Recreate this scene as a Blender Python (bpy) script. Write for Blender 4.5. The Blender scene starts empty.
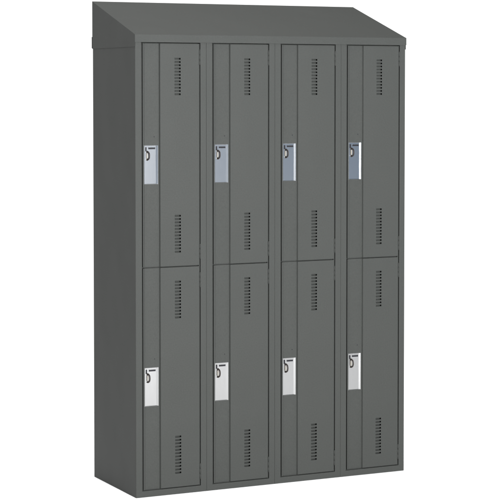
import bpy, bmesh, math
from mathutils import Vector, Matrix

# ------------------------------------------------------------------ camera
S = 0.0254                       # everything below is laid out in inches
sc = bpy.context.scene
cd = bpy.data.cameras.new("camera")
cam = bpy.data.objects.new("camera", cd)
sc.collection.objects.link(cam)
YAW, PITCH = 0.45282, -0.04273
cam.location = Vector((-108.677, -263.632, 63.256)) * S
cam.rotation_euler = (math.pi / 2 + PITCH, 0, -YAW)
cd.sensor_width = 36
cd.lens = 36 * 1853.83 / 500
cd.shift_y = -81.267 / 500
cd.clip_start = 0.1
cd.clip_end = 200
sc.camera = cam

# ------------------------------------------------------------------ world: a white studio
W_BACK = 1.30        # white cyclorama behind and beside the lockers
W_FRONT = 0.56      # dimmer, cool studio in front of them
w = bpy.data.worlds.new("World")
sc.world = w
w.use_nodes = True
nt = w.node_tree
bg = nt.nodes["Background"]
tc = nt.nodes.new("ShaderNodeTexCoord")
sep = nt.nodes.new("ShaderNodeSeparateXYZ")
nt.links.new(tc.outputs["Generated"], sep.inputs[0])
mr = nt.nodes.new("ShaderNodeMapRange")
mr.interpolation_type = 'SMOOTHSTEP'
mr.inputs["From Min"].default_value = -0.70
mr.inputs["From Max"].default_value = -0.25
nt.links.new(sep.outputs["Y"], mr.inputs["Value"])
mix = nt.nodes.new("ShaderNodeMix")
mix.data_type = 'RGBA'
mix.inputs[6].default_value = (W_FRONT * 0.72, W_FRONT * 1.0, W_FRONT * 1.40, 1)
mix.inputs[7].default_value = (W_BACK, W_BACK, W_BACK, 1)
nt.links.new(mr.outputs[0], mix.inputs[0])
# the studio gets dimmer above the white sweep
mr2 = nt.nodes.new("ShaderNodeMapRange")
mr2.interpolation_type = 'SMOOTHSTEP'
mr2.inputs["From Min"].default_value = 0.08
mr2.inputs["From Max"].default_value = 0.40
mr2.inputs["To Min"].default_value = 1.0
mr2.inputs["To Max"].default_value = 0.12
nt.links.new(sep.outputs["Z"], mr2.inputs["Value"])
nt.links.new(mix.outputs[2], bg.inputs["Color"])
nt.links.new(mr2.outputs[0], bg.inputs["Strength"])


# ------------------------------------------------------------------ studio lamps
def softbox(name, loc, target, sx, sy, power, col=(1, 1, 1)):
    l = bpy.data.lights.new(name, 'AREA')
    l.shape = 'RECTANGLE'
    l.size, l.size_y = sx, sy
    l.energy = power
    l.color = col
    o = bpy.data.objects.new(name, l)
    sc.collection.objects.link(o)
    o.location = loc
    o.rotation_euler = (Vector(target) - Vector(loc)).to_track_quat('-Z', 'Y').to_euler()
    return o


softbox("added_overhead_lamp", (-0.7, 0.2, 6.5), (-0.3, 0.2, 0), 6.8, 7.2, 740)  # added lamp without a known source, keeps the floor burnt out to white
softbox("key_softbox", (0.4, -7.0, 2.1), (0.5, 0, 0.95), 2.0, 2.4, 1110)

sc.view_settings.view_transform = 'Standard'
sc.view_settings.look = 'None'
sc.view_settings.exposure = 0
sc.view_settings.gamma = 1


# ------------------------------------------------------------------ materials
def principled(name, base, rough, metal=0.0, spec=0.5, var=0.0, bump=0.0, scale=900, stretch=None, wave=0.0):
    m = bpy.data.materials.new(name)
    m.use_nodes = True
    t = m.node_tree
    p = t.nodes["Principled BSDF"]
    p.inputs["Base Color"].default_value = (*base, 1)
    p.inputs["Roughness"].default_value = rough
    p.inputs["Metallic"].default_value = metal
    p.inputs["Specular IOR Level"].default_value = spec
    co = t.nodes.new("ShaderNodeTexCoord")
    mp = t.nodes.new("ShaderNodeMapping")
    if stretch:
        mp.inputs["Scale"].default_value = stretch
    t.links.new(co.outputs["Object"], mp.inputs[0])
    n = t.nodes.new("ShaderNodeTexNoise")
    n.inputs["Scale"].default_value = scale
    n.inputs["Detail"].default_value = 3
    t.links.new(mp.outputs[0], n.inputs["Vector"])
    if var:
        n2 = t.nodes.new("ShaderNodeTexNoise")
        n2.inputs["Scale"].default_value = scale * 0.8
        n2.inputs["Detail"].default_value = 5
        t.links.new(mp.outputs[0], n2.inputs["Vector"])
        r = t.nodes.new("ShaderNodeMapRange")
        r.inputs["From Min"].default_value = 0.25
        r.inputs["From Max"].default_value = 0.75
        r.inputs["To Min"].default_value = 1 - var
        r.inputs["To Max"].default_value = 1 + var
        t.links.new(n2.outputs["Fac"], r.inputs["Value"])
        vm = t.nodes.new("ShaderNodeVectorMath")
        vm.operation = 'SCALE'
        vm.inputs[0].default_value = base
        t.links.new(r.outputs[0], vm.inputs["Scale"])
        t.links.new(vm.outputs[0], p.inputs["Base Color"])
    if bump:
        b = t.nodes.new("ShaderNodeBump")
        b.inputs["Strength"].default_value = bump
        b.inputs["Distance"].default_value = 0.0004
        t.links.new(n.outputs["Fac"], b.inputs["Height"])
        t.links.new(b.outputs[0], p.inputs["Normal"])
        if wave:
            n3 = t.nodes.new("ShaderNodeTexNoise")
            n3.inputs["Scale"].default_value = 4.5
            n3.inputs["Detail"].default_value = 1
            t.links.new(co.outputs["Object"], n3.inputs["Vector"])
            b3 = t.nodes.new("ShaderNodeBump")
            b3.inputs["Strength"].default_value = 1.0
            b3.inputs["Distance"].default_value = wave
            t.links.new(n3.outputs["Fac"], b3.inputs["Height"])
            t.links.new(b3.outputs[0], b.inputs["Normal"])
    return m


PAINT = principled("dark_grey_powder_coat", (0.0318, 0.0334, 0.0310), 0.55, spec=0.12, var=0.10, bump=0.25, scale=260, wave=0.005)
STEEL = principled("brushed_stainless", (0.285, 0.285, 0.283), 0.22, metal=1.0, var=0.03, bump=0.12, scale=300,
                   stretch=(1, 1, 0.06))
DARKSTEEL = principled("dark_hasp_steel", (0.014, 0.010, 0.008), 0.35, metal=0.0, spec=0.3)
BRIGHT = principled("pale_latch_metal", (0.26, 0.24, 0.21), 0.4, metal=0.3)
BLACK = principled("black_recess_shade_and_bracket", (0.008, 0.008, 0.010), 0.6, spec=0.15)  # shade of slot and hole painted black; also the dark bracket
INSIDE = principled("shade_darkened_interior", (0.012, 0.012, 0.012), 0.8, spec=0.1)  # shade inside the closed lockers put into the colour
FLOOR = principled("white_studio_floor", (0.9, 0.9, 0.9), 0.8, spec=0.1)


# ------------------------------------------------------------------ mesh helpers
class MB:
    def __init__(s):
        s.bm = bmesh.new()

    def v(s, p):
        return s.bm.verts.new((p[0] * S, p[1] * S, p[2] * S))

    def face(s, pts, mi=0):
        f = s.bm.faces.new([s.v(p) for p in pts])
        f.material_index = mi
        return f

    def box(s, x0, x1, y0, y1, z0, z1, mi=0):
        c = [(x, y, z) for x in (x0, x1) for y in (y0, y1) for z in (z0, z1)]
        for q in ((0, 1, 3, 2), (4, 6, 7, 5), (0, 4, 5, 1), (2, 3, 7, 6), (0, 2, 6, 4), (1, 5, 7, 3)):
            s.face([c[i] for i in q], mi)

    def tube(s, path, r, n=12, mi=0, cap=True):
        rings = []
        P = [Vector(p) for p in path]
        ref = Vector((1, 0.3, 0.1)).normalized()
        for i, p in enumerate(P):
            d = (P[min(i + 1, len(P) - 1)] - P[max(i - 1, 0)]).normalized()
            a = d.cross(ref).normalized()
            b = d.cross(a).normalized()
            rings.append([s.v(p + (a * math.cos(2 * math.pi * k / n) + b * math.sin(2 * math.pi * k / n)) * r)
                          for k in range(n)])
        for i in range(len(rings) - 1):
            for k in range(n):
                f = s.bm.faces.new((rings[i][k], rings[i][(k + 1) % n], rings[i + 1][(k + 1) % n], rings[i + 1][k]))
                f.smooth = True
                f.material_index = mi
        if cap:
            for rg in (rings[0], rings[-1]):
                s.bm.faces.new(rg).material_index = mi

    def build(s, name, mats, parent=None, bevel=0.0, solid=0.0, seg=2):
        bmesh.ops.remove_doubles(s.bm, verts=s.bm.verts, dist=1e-6)
        bmesh.ops.recalc_face_normals(s.bm, faces=s.bm.faces)
        me = bpy.data.meshes.new(name)
        s.bm.to_mesh(me)
        s.bm.free()
        for m in (mats if isinstance(mats, (list, tuple)) else [mats]):
            me.materials.append(m)
        o = bpy.data.objects.new(name, me)
        sc.collection.objects.link(o)
        if parent:
            o.parent = parent
        if solid:
            md = o.modifiers.new("solid", 'SOLIDIFY')
            md.thickness = solid * S
            md.offset = -1
        if bevel:
            md = o.modifiers.new("bevel", 'BEVEL')
            md.width = bevel * S
            md.segments = seg
            md.limit_method = 'ANGLE'
            md.angle_limit = math.radians(25)
            md.harden_normals = False
        return o


# ------------------------------------------------------------------ setting
m = MB()
m.face([(-160, -330, 0), (210, -330, 0), (210, 75, 0), (-160, 75, 0)])
fl = m.build("floor", FLOOR)
fl["kind"] = "structure"
fl["label"] = "plain white studio floor under the lockers"

# ------------------------------------------------------------------ the locker bank
PITCHX = 12.0
WID, DEP, HT = 48.0, 17.9, 71.4
bank = bpy.data.objects.new("locker_bank", None)
sc.collection.objects.link(bank)
bank["label"] = "dark grey steel two-tier locker bank with eight doors and a sloped top on white background"
bank["category"] = "lockers"

# carcass
for x0, x1 in ((0.0, 0.06), (WID - 0.06, WID)):
    m = MB()
    m.box(x0, x1, 0.035, DEP, 0.0, HT)
    m.build("side_panel", PAINT, bank, bevel=0.02)
m = MB()
m.box(0.08, WID - 0.08, DEP - 0.08, DEP - 0.01, 0.02, HT)
m.build("back_panel", PAINT, bank)
m = MB()
m.box(0.08, WID - 0.08, 0.9, DEP - 0.1, 0.6, 0.7)
m.build("bottom_panel", PAINT, bank)
for i in range(1, 4):
    m = MB()
    m.box(PITCHX * i - 0.04, PITCHX * i + 0.04, 0.85, DEP - 0.1, 0.72, HT - 0.1)
    m.build("divider", INSIDE, bank)
for i in range(4):
    m = MB()
    m.box(PITCHX * i + 0.1, PITCHX * i + 11.9, 0.85, DEP - 0.1, 35.66, 35.76)
    m.build("shelf", INSIDE, bank)

Z_TOP, Z_MID, Z_BOT = 70.42, 35.72, 1.08
# front frames, one to each column of lockers
for i in range(4):
    x = PITCHX * i
    m = MB()
    a, b = (0.004 if i == 0 else 0.009), (11.996 if i == 3 else 11.991)
    xs = [a, 1.02, 10.985, b]
    zs = [0.0, 0.99, 70.50, 71.38]
    for p in range(3):
        for q in range(3):
            if p == 1 and q == 1:
                continue
            m.face([(x + xs[p], 0, zs[q]), (x + xs[p + 1], 0, zs[q]), (x + xs[p + 1], 0, zs[q + 1]), (x + xs[p], 0, zs[q + 1])])
    D = 0.8
    for X in (a, b):
        for q in range(3):
            m.face([(x + X, 0, zs[q]), (x + X, D, zs[q]), (x + X, D, zs[q + 1]), (x + X, 0, zs[q + 1])])
    for Z in (zs[0], zs[-1]):
        for p in range(3):
            m.face([(x + xs[p], 0, Z), (x + xs[p + 1], 0, Z), (x + xs[p + 1], D, Z), (x + xs[p], D, Z)])
    for X in (1.02, 10.985):
        m.face([(x + X, 0, zs[1]), (x + X, D, zs[1]), (x + X, D, zs[2]), (x + X, 0, zs[2])])
    for Z in (zs[1], zs[2]):
        m.face([(x + 1.02, 0, Z), (x + 10.985, 0, Z), (x + 10.985, D, Z), (x + 1.02, D, Z)])
    # added gap fillers, depth set for the gap shade; stops and rail behind
    for u0, u1, w0, w1, dp in ((1.025, 1.245, 1.0, 70.40, 0.30), (10.79, 10.98, 1.0, 70.40, 0.27),
                               (1.235, 10.80, 0.995, 1.14, 0.36), (1.235, 10.80, 70.36, 70.44, 0.40),
                               (1.235, 10.80, 35.64, 35.80, 0.50)):
        m.box(x + u0, x + u1, dp, 0.6, w0, w1)
    m.box(x + 1.03, x + 1.5, 0.70, 0.79, 1.0, 70.4)
    m.box(x + 10.5, x + 10.97, 0.70, 0.79, 1.0, 70.4)
    m.box(x + 1.52, x + 10.48, 0.70, 0.79, 35.2, 36.2)
    m.box(x + 1.52, x + 10.48, 0.70, 0.79, 1.0, 1.6)
    m.box(x + 1.52, x + 10.48, 0.70, 0.79, 69.9, 70.4)
    m.build("door_frame", PAINT, bank, bevel=0.035)

# sloped hood: a folded shell
m = MB()
X0, X1 = -0.08, 48.14
prof = [(-0.15, 70.52), (-0.15, 71.70), (DEP + 0.05, 77.50), (DEP + 0.05, 69.82), (0.03, 69.82), (0.03, 70.52)]
m.face([(X0, y, z) for y, z in prof])
m.face([(X1, y, z) for y, z in prof])
for k in (0, 1, 2):
    (ya, za), (yb, zb) = prof[k], prof[k + 1]
    m.face([(X0, ya, za), (X1, ya, za), (X1, yb, zb), (X0, yb, zb)])
m.build("sloped_top", PAINT, bank, bevel=0.03, solid=0.05)
m = MB()
m.box(-0.12, 48.12, DEP + 0.06, DEP + 0.24, 69.9, 71.75)
m.build("back_flange", PAINT, bank, bevel=0.03)

# ---- one door, its origin at the lower left corner of its opening
DH = 34.70                          # pitch between the two tiers (door plus gap)
VX0, VX1 = 6.60, 7.62


def make_door(lower):
    """Builds a door mesh in bank coordinates minus the column offset. lower: which tier."""
    zb, zt = (Z_BOT + 0.08, Z_MID - 0.09) if lower else (Z_MID + 0.09, Z_TOP - 0.07)
    handle_top = 20.16 if lower else 54.66
    hz0, hz1 = handle_top - 6.04, handle_top
    vents = [(33.48, 27.66), (9.18, 3.26)] if lower else [(68.14, 62.40), (43.76, 37.92)]
    prof = [(1.25, 0.03), (1.28, 0.0), (1.42, 0.0), (1.55, 0.22), (1.62, 0.24), (3.88, 0.26), (4.02, 0.27), (4.05, 0.255),
            (4.17, 0.02), (4.21, 0.0), (VX0, 0.0), (VX1, 0.0), (10.72, 0.0), (10.78, 0.03)]
    zs = [zb, hz0 + 0.05, hz1 - 0.05, zt]
    slots = []
    for top, bot in vents:
        pit = ((top - bot) - 0.25) / 11
        for k in range(12):
            t = top - k * pit
            slots.append((t - 0.265, t))
    for s0, s1 in slots:
        zs += [s0, s1]
    zs = sorted(zs)
    m = MB()

    def hole(xa, xb, za, zb_):
        zc, xc = (za + zb_) / 2, (xa + xb) / 2
        if VX0 < xc < VX1 and any(a < zc < b for a, b in slots):
            return True
        return 1.62 < xc < 3.88 and hz0 + 0.05 < zc < hz1 - 0.05

    T = 0.06
    for i in range(len(prof) - 1):
        (xa, ya), (xb, yb) = prof[i], prof[i + 1]
        for j in range(len(zs) - 1):
            za, zc = zs[j], zs[j + 1]
            if hole(xa, xb, za, zc):
                m.face([(xa, ya, za), (xb, yb, za), (xb, yb + T, za), (xa, ya + T, za)])
                m.face([(xa, ya, zc), (xb, yb, zc), (xb, yb + T, zc), (xa, ya + T, zc)])
                m.face([(xa, ya, za), (xa, ya, zc), (xa, ya + T, zc), (xa, ya + T, za)])
                m.face([(xb, yb, za), (xb, yb, zc), (xb, yb + T, zc), (xb, yb + T, za)])
                continue
            m.face([(xa, ya, za), (xb, yb, za), (xb, yb, zc), (xa, ya, zc)])
    B = 0.62
    for i in range(len(prof) - 1):
        (xa, ya), (xb, yb) = prof[i], prof[i + 1]
        for Z in (zs[0], zs[-1]):
            m.face([(xa, ya, Z), (xb, yb, Z), (xb, B, Z), (xa, B, Z)])
    for xa, ya in (prof[0], prof[-1]):
        for j in range(len(zs) - 1):
            m.face([(xa, ya, zs[j]), (xa, ya, zs[j + 1]), (xa, B, zs[j + 1]), (xa, B, zs[j])])
    # inner skin of the door, keeps the light out
    m.box(1.26, 10.76, B + 0.002, B + 0.05, zs[0] + 0.01, zs[-1] - 0.01, 1)
    door = m.build("door", [PAINT, INSIDE], bank, bevel=0.018)

    # louvre blades pressed in behind each slot
    for top, bot in vents:
        m = MB()
        pit = ((top - bot) - 0.25) / 11
        for k in range(12):
            t = top - k * pit
            z0, z1 = t - 0.27, t + 0.02
            A = [(VX0 - 0.30, 0.16), (VX0 + 0.35, 0.40), (VX1 + 0.06, 0.52), (VX1 + 0.06, 0.55), (VX0 + 0.35, 0.43), (VX0 - 0.30, 0.19)]
            lo = [(px, py, z0) for px, py in A]
            hi = [(px, py, z1) for px, py in A]
            m.face(lo)
            m.face(hi)
            for q in range(6):
                r = (q + 1) % 6
                m.face([lo[q], lo[r], hi[r], hi[q]])
        m.build("vent", PAINT, door)

    # recessed pull cup
    m = MB()
    fy, dy = 0.215, 0.335
    xs = [1.545, 1.585, 1.62, 3.55, 3.82, 3.89]
    zz = [hz0, hz0 + 0.03, hz0 + 0.06, hz1 - 0.08, hz1 - 0.03, hz1]
    dep = [[dy if (2 <= i <= 3 and 2 <= j <= 3) else fy for j in range(6)] for i in range(6)]
    for i in range(5):
        for j in range(5):
            q = [(xs[i], dep[i][j], zz[j]), (xs[i + 1], dep[i + 1][j], zz[j]),
                 (xs[i + 1], dep[i + 1][j + 1], zz[j + 1]), (xs[i], dep[i][j + 1], zz[j + 1])]
            if (i, j) in ((1, 1), (3, 3)):
                m.face([q[0], q[1], q[2]]); m.face([q[0], q[2], q[3]])
            elif (i, j) in ((1, 3), (3, 1)):
                m.face([q[0], q[1], q[3]]); m.face([q[1], q[2], q[3]])
            else:
                m.face(q)
    for i in range(5):
        for Z in (zz[0], zz[-1]):
            m.face([(xs[i], fy, Z), (xs[i + 1], fy, Z), (xs[i + 1], fy + 0.05, Z), (xs[i], fy + 0.05, Z)])
    for X in (xs[0], xs[-1]):
        for j in range(5):
            m.face([(X, fy, zz[j]), (X, fy, zz[j + 1]), (X, fy + 0.05, zz[j + 1]), (X, fy + 0.05, zz[j])])
    m.build("pull_cup", STEEL, door, bevel=0.01)

    # slot of the latch at the top of the cup, its shade a black plate
    m = MB()
    m.box(2.30, 3.44, dy - 0.03, dy + 0.01, hz1 - 0.62, hz1 - 0.36, 0)
    m.box(2.24, 3.48, dy - 0.045, dy - 0.003, hz1 - 0.36, hz1 - 0.31, 1)
    m.build("latch_slot", [BLACK, STEEL], door, bevel=0.01)

    # padlock staple
    m = MB()
    pts = []
    zc, h = hz1 - 1.62, 0.62
    ang = math.radians(22)
    for k in range(13):
        a = -math.pi / 2 + math.pi * k / 12
        out = 0.55 * max(math.cos(a), 0) ** 0.6
        pts.append((2.04 + out * math.sin(ang), dy - 0.02 - out * math.cos(ang), zc + h * math.sin(a)))
    m.tube(pts, 0.12)
    for z in (zc - h, zc + h):
        m.tube([(2.08, dy, z), (2.10, dy - 0.16, z)], 0.15, 14)
    m.box(1.80, 1.98, dy - 0.10, dy - 0.005, hz1 - 0.95, hz1 - 0.30, 2)
    m.box(1.96, 2.16, dy - 0.22, dy - 0.005, zc - 0.42, zc + 0.40, 1)
    m.build("padlock_staple", [DARKSTEEL, BRIGHT, BLACK], door, bevel=0.012)

    # little hole above the cup, its shade painted as a black disc
    m = MB()
    m.tube([(3.24, 0.225, hz1 + 1.30), (3.24, 0.28, hz1 + 1.30)], 0.075, 12)
    m.build("rivet_hole_shade", BLACK, door)

    # hinge knuckles
    for a, b in (((32.30, 34.68), (2.02, 4.50)) if lower else ((67.07, 69.48), (36.77, 39.10))):
        m = MB()
        step = (b - a - 0.04) / 3
        for k in range(3):
            z0 = a + k * (step + 0.02)
            m.tube([(10.893, 0.075, z0), (10.893, 0.075, z0 + step)], 0.083, 14)
        m.build("hinge", PAINT, door)
    return door


def copy_tree(o, parent):
    c = o.copy()
    sc.collection.objects.link(c)
    c.parent = parent
    for ch in list(o.children):
        copy_tree(ch, c)
    return c


for lower in (False, True):
    d0 = make_door(lower)
    d0["label"] = ("tall grey lower-tier door" if lower else "tall grey upper-tier door")
    for i in range(1, 4):
        c = copy_tree(d0, bank)
        c.location.x = PITCHX * i * S
